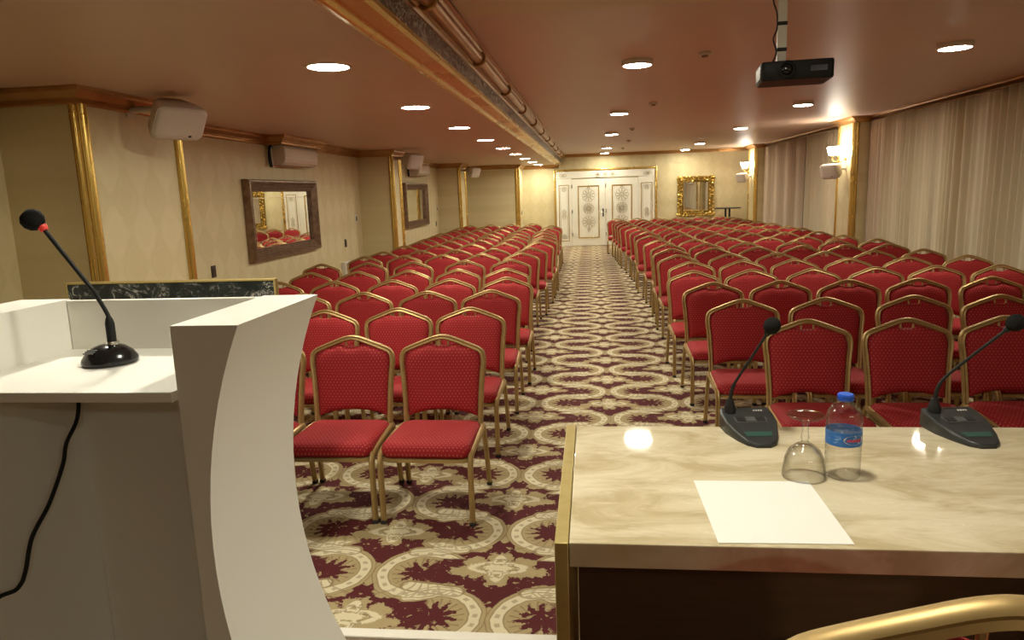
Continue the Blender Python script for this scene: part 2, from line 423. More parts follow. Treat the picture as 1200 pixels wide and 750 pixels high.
for a, b, x in ev: pl += [(XL, a), (x, a), (x, b), (XL, b)]
pl += [(XL, 20.8), (-2.08, 20.8), (-2.08, YF), (-.97, YF)]
moulding(pl, crown(.11, .10, ZL + .001), M_cornice, 'trim_3')
moulding([(-.90, YF), (XR + .08, YF)], crown(.085, .09, ZH + .001), M_cornice, 'trim_4')
rp = [(XR - .03, YF - .001)]
for a, b in COLM[::-1]: rp += [(XR - .03, b), (4.45, b), (4.45, a), (XR - .03, a)]
rp += [(XR - .03, YB + .01)]
moulding(rp, crown(.10, .13, ZH + .001), M_cornice, 'trim_5')
# step mouldings: heavy gilt bead along the lower edge, pipe-like crown along the top with strap clips
low = [(-.985, ZL - .004), (-.885, ZL - .004), (-.868, ZL + .01), (-.872, ZL + .028), (-.888, ZL + .036), (-.888, ZL + .05), (-.90, ZL + .06), (-.97, ZL + .06), (-.97, ZL + .002),
       (-.985, ZL + .002), (-1.03, ZL + .002), (-1.055, ZL - .008), (-1.05, ZL - .022), (-1.02, ZL - .03), (-.995, ZL - .018)]
def along(prof, m, name, a=YB, b=YF - .002): return struct(name, MB().rings([[Vector((x, a, z)) for x, z in prof], [Vector((x, b, z)) for x, z in prof]]), m, 30)
along(low, M_gold, 'trim_6')
up = [(-.90, ZH), (-.90, ZH - .125), (-.885, ZH - .125), (-.88, ZH - .105), (-.862, ZH - .10)]
up += [(-.83 + .042 * math.cos(t), ZH - .065 + .042 * math.sin(t)) for t in [math.radians(k) for k in range(225, 415, 20)]] + [(-.79, ZH - .02), (-.765, ZH - .015), (-.765, ZH)]
along(up, M_cornice, 'trim_7')
for i in range(13):
    y = .4 + i * 1.72
    struct('trim_8', MB().tube([(-.83 + .05 * math.cos(math.radians(t)), y, ZH - .065 + .05 * math.sin(math.radians(t))) for t in range(120, 460, 20)], .012, 6), M_cornice)
# gilt half-round mouldings on the pilaster and column corners
def vgold(x, y, dx, dy, z1, w=.065, name='trim_9'):
    """reeded vertical strip centred at x, y, running in direction (dx, dy) along the wall, bulging to its right"""
    n = (dy, -dx); prof = [(-w, 0), (-w, .014), (-w * .86, .019), (-w * .76, .012)] + [(-w * .74 * math.cos(math.radians(a)), .012 + w * .5 * math.sin(math.radians(a))) for a in range(0, 181, 15)] + [(w * .76, .012), (w * .86, .019), (w, .014), (w, 0)]
    rs = [[Vector((x + dx * a + n[0] * b, y + dy * a + n[1] * b, z)) for a, b in prof] for z in (.0, z1)]
    return struct(name, MB().rings(rs), M_gold, 35)
for a, b in PIL:
    vgold(XP, a + .046, 0, 1, ZL - .1, .044); vgold(XP, b - .05, 0, 1, ZL - .1, .05)
    vgold(XP - .022, a, 1, 0, ZL - .1, .021)
vgold(-2.08 - .05, 20.8, 1, 0, ZL - .1, .05); vgold(-2.08, 20.85, 0, 1, ZL - .1, .04)
for a, b in COLM:
    vgold(4.45, a + .06, 0, -1, ZH - .1, .06); vgold(4.45, b - .035, 0, -1, ZH - .1, .03); vgold(4.475, a, 1, 0, ZH - .1, .022)

# ------------------------------------------------------------------ double door in the end wall
D = YF
dx0, dx1, dl, dm, dr, dz, fz = -1.10, 1.93, -.60, .423, 1.405, 2.02, 2.29
g = MB()
for lo, hi in (((dx0 - .03, D - .075, 0), (dx0 + .035, D, fz + .03)), ((dx1 - .035, D - .075, 0), (dx1 + .03, D, fz + .03)), ((dx0 + .035, D - .075, fz - .035), (dx1 - .035, D, fz + .03))): g.box(lo, hi, .018)
struct('trim_10', g, M_gold)
def rosette(mb, cx, cz, r, y, petals=8, rings=1.):
    """lace roundel of looping line work on a door panel"""
    for k in range(petals):
        a0 = 2 * PI * k / petals
        pts = []
        for i in range(17):
            t = 2 * PI * i / 16
            lx, lz = r * .62 + r * .36 * math.cos(t), r * .24 * math.sin(t) * (1 + .3 * math.cos(t))
            pts.append((cx + lx * math.cos(a0) - lz * math.sin(a0), y, cz + lx * math.sin(a0) + lz * math.cos(a0)))
        mb.tube(pts[:-1], .0045, 5, closed=True)
    for rr in (.30, .13): mb.tube([(cx + rr * r * math.cos(2 * PI * i / 16), y, cz + rr * r * math.sin(2 * PI * i / 16)) for i in range(16)], .005, 5, closed=True)
def lozenge(mb, cx, cz, w, h, y, r=.006):
    for s in (1, -1):
        pts = [(cx + s * w * (.15 + .85 * math.sin(PI * t)) * (1 if t < .5 else .9), y, cz + h * (t * 2 - 1)) for t in [i / 12 for i in range(13)]]
        mb.tube(pts, r, 5)
    mb.tube([(cx + w * .45 * math.cos(2 * PI * i / 10), y, cz + w * .45 * math.sin(2 * PI * i / 10)) for i in range(10)], r * .9, 5, closed=True)
def frame_rect(mb, x0, x1, z0, z1, y, w=.022, t=.012):
    mb.box((x0, y - t, z0), (x0 + w, y + .002, z1), .004).box((x1 - w, y - t, z0), (x1, y + .002, z1), .004).box((x0 + w, y - t, z0), (x1 - w, y + .002, z0 + w), .004).box((x0 + w, y - t, z1 - w), (x1 - w, y + .002, z1), .004)
def leaf(i, x0, x1, handle_x):
    yf = D - .055
    d = struct('door_%d' % i, MB().box((x0 + .004, yf, .012), (x1 - .004, D, dz), .004), M_door)
    pm = MB(); frame_rect(pm, x0 + .19, x1 - .19, .24, dz - .20, yf, .03, .014)
    pm.obj('door_panel_moulding', M_bargold, d)
    o = MB(); cx = (x0 + x1) / 2
    for z, r in ((1.53, .20), (1.13, .17), (.73, .20)): rosette(o, cx, z, r, yf - .004, 10 if r > .18 else 12)
    for z, s in ((1.76, 1), (.50, -1)): lozenge(o, cx, z, .035, .07, yf - .004)
    o.obj('door_ornament', M_orn, d)
    hg = MB()
    hx = x0 + .012 if handle_x > cx else x1 - .012
    for z in (.3, 1.0, 1.75): hg.box((hx - .012, yf - .016, z), (hx + .012, yf + .002, z + .11), .004)
    hg.obj('door_hinge', M_chrome, d)
    if i == 1:
        p = MB().box((handle_x - .022, yf - .012, .88), (handle_x + .022, yf + .002, 1.12), .006).obj('door_handle', M_socket, d)
        MB().tube(smooth_path([(handle_x, yf - .01, 1.02), (handle_x, yf - .055, 1.02), (handle_x - .03, yf - .065, 1.02), (handle_x - .14, yf - .06, 1.018)], 4), .009, 8).obj('door_lever', M_chrome, p)
    return d
leaf(1, dl, dm, dm - .075); leaf(2, dm, dr, dr + 1)
def sidelight(i, x0, x1):
    yf = D - .05
    d = struct('door_surround_%d' % i, MB().box((x0, yf, 0), (x1, D, dz + .03), .003), M_door)
    pm = MB(); frame_rect(pm, x0 + .075, x1 - .075, .16, dz - .16, yf, .018, .01); pm.obj('surround_moulding', M_bargold, d)
    o = MB(); cx = (x0 + x1) / 2
    frame_rect(o, x0 + .12, x1 - .12, .24, dz - .24, yf, .008, .006)
    for z in (1.72, .30): lozenge(o, cx, z, .06, .07, yf - .004)
    for z in (1.05, .92): lozenge(o, cx, z, .06, .08, yf - .004)
    o.obj('surround_ornament', M_orn, d)
sidelight(1, dx0 + .036, dl - .002); sidelight(2, dr + .002, dx1 - .036)
h = struct('door_surround_3', MB().box((dx0 + .036, D - .06, dz + .031), (dx1 - .036, D, fz - .036), .003), M_door)
o = MB()
for x in (-.85, 1.68):
    for s in (1, -1):
        o.tube([(x + s * .11 * math.cos(t) * (1 if s > 0 else 1), D - .064, 2.135 + .05 * math.sin(2 * t) * math.sin(t)) for t in [PI * i / 14 for i in range(15)]], .006, 5)
    o.tube([(x + .04 * math.cos(2 * PI * i / 10), D - .064, 2.135 + .04 * math.sin(2 * PI * i / 10)) for i in range(10)], .005, 5, closed=True)
for x in (.2, .42, .64): rosette(o, x, 2.14, .085, D - .064, 6)
o.obj('surround_ornament', M_orn, h)
# ------------------------------------------------------------------ ceiling lights
def downlight(x, y, z, label, group, surface=False):
    t = thing('ceiling_light', label, 'ceiling light', (x, y, z), 0, group)
    if surface:
        MB().lathe([(.0, 0), (.132, 0), (.134, -.006), (.134, -.034), (.130, -.040), (.116, -.040), (.116, -.036), (0, -.036)], seg=32).obj('housing', M_white, t)
        MB().lathe([(0, -.0365), (.115, -.0365), (.115, -.039), (.10, -.042), (0, -.043)], seg=32).obj('diffuser', M_led, t, fix=True)
    else:
        MB().lathe([(0, 0), (.138, 0), (.138, -.004), (.128, -.008), (.120, -.006), (.120, -.001), (0, -.001)], seg=32).obj('bezel', M_white, t)
        MB().lathe([(0, -.0015), (.119, -.0015), (.119, -.004), (.10, -.006), (0, -.0065)], seg=32).obj('diffuser', M_led, t)
    return t
for k in range(-1, 9):
    y = 4.3 + 2.145 * k
    w = ORD[k + 1]
    downlight(-1.54, y, ZL, 'round flush light in the low ceiling beside the gilt step, %s from the platform' % w, 'flush lights of the low ceiling')
for j, (x, n, ys) in enumerate(((.40, 'middle row of the high ceiling', [6.44, 10.44, 14.28, 18.9, 21.5]), (2.93, 'curtain side of the high ceiling', [-1.7, 6.42, 10.37, 14.1, 18.6, 21.4]))):
    for i, y in enumerate(ys):
        xx = x if j == 0 else [3.0, 2.93, 2.85, 2.77, 2.68, 2.68][i]
        downlight(xx, y, ZH, 'round surface light, %s, %s' % (n, ('%s from the platform' % ORD[i - j]) if i >= j else 'added fill light behind the camera'), 'surface lights of the high ceiling', True)  # the curtain-side fixture behind the camera is unseen, added as fill
downlight(1.6, -2.6, ZH, 'round fill light added out of view beside the rear wall of the platform', 'surface lights of the high ceiling', True)  # added out of view to lift the dark lectern interior
downlight(.12, 1.36, ZH, 'round surface light above the platform between lectern and speakers table', 'surface lights of the high ceiling', True)
for i, (x, y) in enumerate([(.925, 6.196), (.80, 9.556), (.745, 13.39), (.85, 16.6), (.845, 19.6)]):
    t = thing('smoke_detector', 'small round smoke detector on the high ceiling, %s from the platform' % ORD[i], 'smoke detector', (x, y, ZH), 0, 'smoke detectors')
    MB().lathe([(0, 0), (.052, 0), (.054, -.012), (.048, -.022), (.03, -.026), (0, -.026)], seg=20).obj('housing', M_spk, t)
    MB().lathe([(0, -.026), (.028, -.026), (.024, -.04), (.0, -.042)], seg=14).obj('sensor_cap', M_bronzewood, t)

# ------------------------------------------------------------------ loudspeakers on wall brackets
def wall_speaker(loc, az, tilt, arm_dir, arm_len, label, down=0.):
    """loc: middle of the cabinet; az: heading of the grille"""
    t = thing('wall_speaker', label, 'loudspeaker', loc, 0, 'wall loudspeakers')
    rot = Matrix.Rotation(az, 4, 'Z') @ Matrix.Rotation(tilt, 4, 'Y')
    cab = MB(); rs = []
    for d, w, h, r in ((-.135, .05, .05, .045), (-.13, .085, .075, .05), (-.10, .115, .10, .05), (-.02, .165, .118, .05), (.06, .19, .128, .05), (.085, .19, .128, .05)):
        rs.append([Vector((d, a, b)) for a, b in rrect(w, h, r, 5)])
    cab.rings(rs).move(rot); cab.obj('cabinet', M_spk, t, 50)
    gr = MB(); rs = []
    for d, w, h, r in ((.086, .186, .124, .048), (.098, .182, .120, .048), (.108, .163, .104, .045), (.112, .10, .07, .04)):
        rs.append([Vector((d, a, b)) for a, b in rrect(w, h, r, 5)])
    gr.rings(rs).move(rot); g = gr.obj('grille', M_spk, t, 50)
    MB().box((.106, .068 if az > -1.6 else -.092, -.088), (.112, .092 if az > -1.6 else -.068, -.072)).move(rot).obj('badge', M_dark, g)
    a = Vector(arm_dir)
    ball = rot @ Vector((-.13, 0, 0))
    end = ball + a * (abs(arm_len - (loc[0] + ball.x)) - .001)
    b = MB().tube([ball, ball + a * .02, end], .026, 10)
    s = Vector((abs(a.y), abs(a.x), 0)) * .035
    w0, w1 = end - a * .012, end
    lo = [min(w0[i], w1[i]) - (s[i] if i < 2 else .05) for i in range(3)]; hi = [max(w0[i], w1[i]) + (s[i] if i < 2 else .05) for i in range(3)]
    b.box(lo, hi, .003); br = b.obj('bracket', M_spk, t)
    return t
wall_speaker((-2.97, 5.02, 2.305), math.radians(-30), math.radians(36), (-1, 0, 0), XP, 'off-white loudspeaker on the pilaster nearest the lectern')
wall_speaker((-3.02, 11.72 + .45, 2.285), math.radians(-24), math.radians(20), (-1, 0, 0), XP, 'off-white loudspeaker on the pilaster between the two wood framed mirrors')
wall_speaker((-3.02, 18.6, 2.25), math.radians(-24), math.radians(20), (-1, 0, 0), XP, 'off-white loudspeaker on the pilaster beyond the smaller wood framed mirror')
wall_speaker((4.20, 13.33, 1.885), math.radians(180 + 28), math.radians(15), (1, 0, 0), 4.45, 'off-white loudspeaker under the wall light on the column between the curtains')
wall_speaker((4.20, 20.9, 1.89), math.radians(180 + 28), math.radians(15), (1, 0, 0), 4.45, 'off-white loudspeaker under the wall light on the column by the end wall')

# ------------------------------------------------------------------ air conditioners
def aircon(y0, y1, x1, z0, z1, label):
    t = thing('wall_mounted_air_conditioner', label, 'air conditioner', (XL, (y0 + y1) / 2, z0), 0, 'wall air conditioners')
    w = (y1 - y0) / 2; d = x1 - XL; h = z1 - z0
    prof = [(0.002, 0.02), (.03, 0), (d * .72, .0), (d * .93, .03), (d, .07), (d, h - .03), (d - .02, h), (.002, h)]
    MB().rings([[Vector((x, -w, z)) for x, z in prof], [Vector((x, w, z)) for x, z in prof]]).obj('body', M_ac, t, 0)
    MB().box((d - .002, -w + .02, .098), (d + .006, w - .02, h - .035), .003).obj('front_panel', M_ac, t)
    m = Matrix.Translation((d * .66, 0, .006)) @ Matrix.Rotation(math.radians(-16), 4, 'Y')
    MB().box((-.035, -w + .06, -.010), (.035, w - .06, -.002), .002).move(m).obj('louvre', M_ac, t)
    MB().tube(smooth_path([(.05, -w - .002, .22), (.05, -w - .06, .2), (.045, -w - .075, .08), (.05, -w - .05, -.02)], 5), .022, 8).obj('refrigerant_pipe', M_dark, t)
    MB().tube(smooth_path([(.07, -w - .002, .24), (.08, -w - .09, .18), (.075, -w - .07, .06), (.07, -w - .04, -.05)], 5), .006, 6).obj('cable', M_white, t)
aircon(8.62, 9.68, -3.72, 2.125, 2.358, 'ivory split air conditioner above the larger wood framed mirror')
aircon(15.36, 16.42, -3.67, 2.125, 2.358, 'ivory split air conditioner above the smaller wood framed mirror')

# ------------------------------------------------------------------ wood framed mirrors
def wood_mirror(y0, y1, z0, z1, label, fw=.17):
    t = thing('wall_mirror', label, 'mirror', (XL, (y0 + y1) / 2, z0), 0, 'wood framed mirrors'); w = (y1 - y0) / 2; h = z1 - z0
    prof = [(0, .0), (0, .055), (.015, .088), (.03, .09)]            # across the frame from outside inwards: (inset, depth)
    for k in range(5): prof += [(.036 + k * .022, .080 - k * .009), (.047 + k * .022, .088 - k * .010), (.055 + k * .022, .080 - k * .010)]
    prof += [(fw - .02, .034), (fw - .008, .036), (fw, .018), (fw, 0)]
    f = MB(); rs = []
    for sx, sz in ((-1, 0), (1, 0), (1, 1), (-1, 1)):
        rs.append([Vector((.004 + d, sx * (w - i), (i if sz == 0 else h - i))) for i, d in prof])
    f.rings(rs, closed=True)
    f.obj('frame', M_bronzewood, t, 25)
    b = MB()
    for k in range(40):
        for s in (-1, 1):
            z = fw * .7 + (h - fw * 1.4) * (k + .5) / 40
            b.lathe([(0, -.007), (.007, -.004), (.009, 0), (.007, .004), (0, .007)], (.03 + .004, s * (w - fw + .012), z), 6)
    b.obj('bead_border', M_bronzewood, t)
    MB().box((.004, -w + fw - .01, fw - .01), (.016, w - fw + .01, h - fw + .01)).obj('glass', M_mirror, t, 0)
    l = MB(); i = fw + .07
    for lo, hi in (((.0155, -w + i, i), (.0175, w - i, i + .006)), ((.0155, -w + i, h - i - .006), (.0175, w - i, h - i)), ((.0155, -w + i, i + .006), (.0175, -w + i + .006, h - i - .006)), ((.0155, w - i - .006, i + .006), (.0175, w - i, h - i - .006))): l.box(lo, hi)
    l.obj('bevel_line', M_chrome, t, 0)
wood_mirror(7.85, 9.90, 1.0, 1.948, 'wide rectangular wall mirror in a ribbed dark wood frame, nearest the lectern', .145)
wood_mirror(14.85, 16.9, 1.01, 1.965, 'wall mirror in dark wood frame beyond the second pilaster, under the farther air conditioner', .145)

# ------------------------------------------------------------------ carved gilt mirror on the end wall
def gilt_mirror(x0, x1, z0, z1):
    t = thing('gilt_mirror', 'upright mirror in a carved gilt leaf frame on the end wall', 'mirror', ((x0 + x1) / 2, YF, z0)); w = (x1 - x0) / 2; h = z1 - z0; fw = .19
    f = MB(); rs = []
    prof = [(.01, 0), (.01, .03), (.04, .06), (.09, .045), (.14, .03), (.165, .045), (fw, .03), (fw, 0)]
    for sx, sz in ((-1, 0), (1, 0), (1, 1), (-1, 1)): rs.append([Vector((sx * (w - i), -.003 - d, (i if sz == 0 else h - i))) for i, d in prof])
    f.rings(rs, closed=True); f.obj('frame', M_bargold_dk, t, 40)
    c = MB(); rr = random.Random(5)
    def leafblob(x, z, a, s):
        b = bmesh.new(); bmesh.ops.create_icosphere(b, subdivisions=1, radius=1)
        m = Matrix.Translation((x, -.055, z)) @ Matrix.Rotation(a, 4, 'Y') @ Matrix.Diagonal((s, .03, s * .42, 1)); c.bm(b, m)
    def curl(x, z, a, s, d):
        pts = []
        for i in range(14):
            q = i / 13; th = a + d * q * 5.2; r = s * (1 - q * .8)
            pts.append((x + r * math.cos(th), -.06 - .012 * math.sin(q * PI), z + r * math.sin(th)))
        c.tube(pts, .014, 5, [1 - .5 * i / 13 for i in range(14)])
    N = 11
    for k in range(N):
        for s in (-1, 1):
            z = .06 + (h - .12) * k / (N - 1); x = s * (w - .085)
            curl(x + rr.uniform(-.02, .02), z, rr.uniform(0, 6), .055, s * (1 if k % 2 else -1)); leafblob(x + s * .05, z + .03, rr.uniform(-1, 1) + PI / 2, .05); leafblob(x - s * .045, z - .03, rr.uniform(-1, 1), .042)
    for k in range(9):
        for zz in (.085, h - .085):
            x = (-w + .12) + (2 * w - .24) * k / 8
            curl(x, zz + rr.uniform(-.02, .02), rr.uniform(0, 6), .055, (1 if k % 2 else -1)); leafblob(x + .04, zz + (.05 if zz > h / 2 else -.05), rr.uniform(-.6, .6), .05); leafblob(x - .03, zz - .03, rr.uniform(0, 3), .042)
    for sx in (-1, 1):
        for zz in (.05, h - .05): leafblob(sx * (w - .04), zz, sx * (.8 if zz > .5 else -.8), .10); leafblob(sx * (w - .08), zz, -sx * .8, .08)
    c.obj('leaf_carving', M_bargold, t, 60)
    MB().box((-w + fw - .01, -.014, fw - .01), (w - fw + .01, -.003, h - fw + .01)).obj('glass', M_mirror, t, 0)
gilt_mirror(2.55, 3.64, .80, 2.0)

# ------------------------------------------------------------------ sockets, switches on the mirror wall
def plate(y, z, name, label, cat, m, x=XL, w=.043, h=.062, inner=None):
    t = thing(name, label, cat, (x, y, z), 0)
    MB().box((0.001, -w, -h), (.011, w, h), .004).obj('cover_plate', m, t)
    MB().box((.0105, -w * .5, -h * .5), (.016, w * .5, h * .5), .003).obj('rocker' if 'switch' in name or 'thermo' in name else 'socket_insert', inner or m, t)
plate(7.05, .99, 'wall_socket', 'dark wall socket between the marble screen and the larger wood framed mirror', 'socket', M_socket)
plate(11.15, .985, 'wall_socket', 'dark wall socket below the thermostat near the second pilaster', 'socket', M_socket)
plate(18.0, .975, 'wall_socket', 'dark wall socket beyond the smaller wood framed mirror', 'socket', M_socket)
plate(20.86 + .7, 1.08, 'wall_socket', 'dark wall socket on the return wall near the double door', 'socket', M_socket, -2.08)
plate(11.75, 1.35, 'wall_mounted_thermostat', 'white thermostat on the mirror wall beside the second pilaster', 'thermostat', M_white, w=.05, h=.075, inner=M_socket)
plate(18.18, 1.345, 'wall_mounted_thermostat', 'white thermostat beside the third pilaster past the smaller mirror', 'thermostat', M_white, w=.05, h=.075, inner=M_socket)
t = thing('wall_connection_box', 'white connection box low on the mirror wall behind the chairs', 'connection box', (XL, 11.05, .40))
MB().box((.001, -.16, 0), (.07, .16, .30), .008).obj('housing', M_white, t); MB().box((.069, -.12, .17), (.076, .12, .27), .004).obj('cover', M_grille, t)

# ------------------------------------------------------------------ curtains
def curtain(y0, y1, label, m, seed, x=4.66, z0=.015, z1=ZH - .09, pitch=.15, amp=.045, flare0=0.):
    rr = random.Random(seed); n = max(3, int((y1 - y0) / pitch)); ph = rr.uniform(0, 6)
    a2, a3 = rr.uniform(0, 6), rr.uniform(0, 6)
    def fn(u, v):
        y = y0 + (y1 - y0) * u
        w = u * n * 2 * PI + .9 * math.sin(u * n * 1.3 + a2) + .5 * math.sin(u * n * 2.9 + a3) + .25 * math.sin(v * 3 + u * 9)
        s = math.sin(w + ph); k = (.55 + .45 * math.sin(u * n * .9 + a3)) * (.7 + .3 * (1 - v))
        dx = amp * k * (s + .25 * math.sin(2 * w + a2)) 
        return Vector((x + dx, y - flare0 * (1 - v) * (1 - u) ** 3 + .012 * math.cos(w) * (1 - v), z0 + (z1 - z0) * v))
    b = MB().grid(n * 14, 10, fn)
    # give the cloth its thickness
    nv = len(b.v); bb = MB(); bb.v = list(b.v) + [(x_ + .006, y_, z_) for x_, y_, z_ in b.v]; bb.f = list(b.f) + [tuple(i + nv for i in f[::-1]) for f in b.f]; bb.mi = [0] * len(bb.f)
    nu = n * 14 + 1
    for j in range(10):
        for i in (0, nu - 1):
            p, q = j * nu + i, (j + 1) * nu + i; bb.f.append((p, q, q + nv, p + nv) if i else (q, p, p + nv, q + nv)); bb.mi.append(0)
    for i in range(nu - 1):
        for j in (0, 10):
            p, q = j * nu + i, j * nu + i + 1; bb.f.append((p, q, q + nv, p + nv)); bb.mi.append(0)
    o = bb.obj('curtain', m, None, 180); return tag(o, label, 'curtain', 'pleated curtains along the window wall')
curtain(12.37, 12.95, 'narrow gathered curtain tight against the column between the curtain bays', M_cur_b, 11, 4.66, pitch=.11, amp=.04)
curtain(10.49, 12.31, 'pleated beige curtain between the gathered curtain and the widest curtain', M_cur_a, 3, 4.66, pitch=.14, amp=.065)
curtain(6.09, 10.46, 'widest pleated beige curtain, overlapping its neighbour beside the first rows of chairs', M_cur_a, 5, 4.64, pitch=.155, amp=.075)
curtain(2.1, 6.085, 'pleated beige curtain nearest the platform', M_cur_a, 8, 4.66, pitch=.19)
curtain(13.9, 16.47, 'smooth pale curtain behind the column loudspeaker', M_cur_a, 6, 4.66, pitch=.19, amp=.04)
curtain(16.5, 20.4, 'rose beige tightly pleated curtain between the two columns, towards the end wall', M_cur_b, 9, 4.655, pitch=.14, amp=.06)
curtain(21.4, 22.1, 'short curtain between the far column and the end wall', M_cur_a, 12, 4.68, pitch=.14, amp=.03)

# ------------------------------------------------------------------ wall lights on the columns
def sconce(y, label):
    t = thing('wall_light', label, 'wall light', (4.45, y, 2.10), 0, 'crystal wall lights')
    MB().lathe([(0, 0), (.05, .0), (.055, .01), (.04, .022), (.02, .03), (0, .032)], seg=20).move(Matrix.Rotation(-PI / 2, 4, 'Y')).obj('backplate', M_amber, t)
    for dy in (-.15, 0., .15):
        ox = -.20 if dy else -.24
        arm = MB().tube(smooth_path([(-.02, 0, -.01), (-.09, dy * .45, -.06), (ox * .85, dy * .95, -.05), (ox, dy, .03)], 6), .008, 6)
        arm.lathe([(0, 0), (.03, .004), (.034, .012), (.012, .016), (0, .016)], (ox, dy, .03), 12)
        a = arm.obj('arm', M_amber, t)
        MB().lathe([(0, .0), (.034, .004), (.052, .03), (.064, .08), (.080, .145), (.075, .145), (.059, .08), (.047, .034), (.03, .010), (0, .008)], (ox, dy, .046), 18).obj('glass_shade', M_shade, t)
        dr = MB()
        for q in range(6): dr.lathe([(0, -.022), (.006, -.010), (.004, 0), (0, .004)], (ox + .03 * math.cos(q * PI / 3), dy + .03 * math.sin(q * PI / 3), .02), 6)
        dr.obj('crystal_drop', M_glass, a)
    return t
sconce(13.42, 'lit three-armed crystal wall light on the column between the curtain bays')
sconce(20.9, 'lit three-armed crystal wall light on the column by the end wall')

# ------------------------------------------------------------------ high tables by the end wall
def high_table(x, y, label):
    t = thing('high_table', label, 'table', (x, y, 0), 0)
    MB().lathe([(0, 1.025), (.36, 1.025), (.375, 1.032), (.375, 1.05), (.36, 1.055), (0, 1.055)], seg=32).obj('table_top', M_hightop, t)
    for dx in (-.055, .055): MB().lathe([(0, .018), (.03, .018), (.03, 1.026), (0, 1.026)], (dx, 0, 0), 16).obj('column', M_steel, t)
    MB().lathe([(0, 0), (.24, 0), (.24, .008), (.05, .022), (0, .022)], seg=28).obj('base', M_steel, t)
high_table(3.92, 21.55, 'tall black bar table between the gilt mirror and the far column')
# ------------------------------------------------------------------ banquet chairs
def fluted(w, d, n=12):   # oval tube section with a groove along its faces
    pts = []
    for k in range(n):
        t = 2 * PI * k / n; r = 1 - .22 * max(0, math.cos(2 * t)) ** 3
        pts.append((w * math.cos(t), d * math.sin(t)))
    return pts
def ribbed():             # two half-round ribs side by side, groove between
    pts = []
    W = .0175
    for a in range(-80, 81, 40): pts.append((W * .5 + W * .52 * math.cos(math.radians(a)), W * .95 * math.sin(math.radians(a))))
    pts.append((0, W * .66))
    for a in range(100, 261, 40): pts.append((-W * .5 + W * .52 * math.cos(math.radians(a)), W * .95 * math.sin(math.radians(a))))
    pts.append((0, -W * .66)); return pts
def yb(z): return .205 + (z - .42) * .16      # lean of the back
def chair_meshes():
    M = {}
    # back frame loop: two ribs, widening upwards, rounded shoulders, peaked crown
    half = [(.218, .375), (.219, .48), (.224, .58), (.231, .68), (.2375, .735), (.2385, .768), (.233, .798), (.214, .820), (.165, .8415), (.10, .866), (.05, .884), (.018, .8915), (0, .8925)]
    pts = [(-x, z) for x, z in half] + [(x, z) for x, z in half[::-1][1:]]
    path = smooth_path([(x, yb(z), z) for x, z in pts], 3)
    b = MB()
    # section is set in the plane of the back: ribs lie front and rear of each other on the face
    P = path; rs = []; nrm = Vector((0, -1, .16)).normalized()
    pr = ribbed()
    for i in range(len(P)):
        t = (P[min(i + 1, len(P) - 1)] - P[max(i - 1, 0)]).normalized(); s = t.cross(nrm).normalized(); u = s.cross(t)
        rs.append([P[i] + s * a * .92 + u * c for a, c in pr])
    b.rings(rs)
    for sx in (-.035, .035): b.tube([(sx, yb(.86), .845), (sx, yb(.885), .886)], .006, 6)
    M['back_frame'] = b.mesh('back_frame', M_chairgold, 50)
    # padded back
    inner = [(0.202, .448), (.206, .50), (.211, .58), (.217, .66), (.2225, .73), (.223, .765), (.216, .788), (.20, .806)]
    def W(z):
        for (x0, z0), (x1, z1) in zip(inner, inner[1:]):
            if z <= z1: return x0 + (x1 - x0) * max(0, (z - z0) / (z1 - z0))
        return inner[-1][0]
    def top(x):
        ax = abs(x); e = .880 - .258 * ax if ax < .20 else .8284 - (ax - .20) * 1.4
        dip = .030 * max(0., 1 - (ax / .07) ** 2) ** 1.3
        return e - dip - .004
    def bot(x): return .447 + .034 * max(0, 1 - (abs(x) / .19) ** 2) ** .9
    NU, NV = 22, 20
    def pt(u, v, side):
        a = u * 2 - 1
        zc = .45 + .36 * v; x = W(zc) * a
        z = bot(x) + (top(x) - bot(x)) * v
        x = W(min(z, .806)) * a
        f = max(0, 1 - abs(a) ** 5) ** .5 * max(0, 1 - abs(2 * v - 1) ** 7) ** .5
        puff = .006 + .024 * f + .006 * (1 - a * a) * f
        return Vector((x, yb(z) + (-puff if side < 0 else puff * .8), z))
    b = MB(); b.grid(NU, NV, lambda u, v: pt(u, v, -1)); n0 = len(b.v); b.grid(NU, NV, lambda u, v: pt(u, v, 1), True)
    k = NU + 1; fs = []
    for i in range(NU):
        fs += [(i, i + n0, i + 1 + n0, i + 1), (NV * k + i, NV * k + i + 1, NV * k + i + 1 + n0, NV * k + i + n0)]
    for j in range(NV):
        fs += [(j * k, (j + 1) * k, (j + 1) * k + n0, j * k + n0), (j * k + NU, j * k + NU + n0, (j + 1) * k + NU + n0, (j + 1) * k + NU)]
    for f in fs: b.f.append(f); b.mi.append(0)
    M['backrest'] = b.mesh('backrest', M_fab_back, 60)
    # seat cushion
    def outline(ins):
        o = []
        for x, y in rrect(.232 - ins, .232 - ins, max(.055 - ins * .3, .02), 5):
            yy = y - .036; k = 1 + (-.02 if y > 0 else .015) * abs(y) / .23
            o.append((x * k, yy))
        return o
    rs = []
    for ins, z in ((.020, .362), (.004, .366), (-.002, .385), (-.003, .405), (.000, .420), (.010, .434), (.030, .443), (.075, .449), (.13, .452), (.20, .453)):
        rs.append([Vector((x, y, z - .045 * max(0, (y + .10)) ** 1.0 * (1 if z > .4 else 0))) for x, y in outline(ins)])
    M['seat'] = MB().rings(rs).mesh('seat', M_fab_seat, 60)
    rail = [(x, y) for x, y in outline(.006)]
    M['seat_frame'] = MB().sweep([(x, y, .353) for x, y in rail], [(.012, -.010), (.012, .008), (-.012, .008), (-.012, -.010)], closed=True).box((-.20, -.03, .345), (.20, -.006, .36)).mesh('seat_frame', M_chairgold, 40)
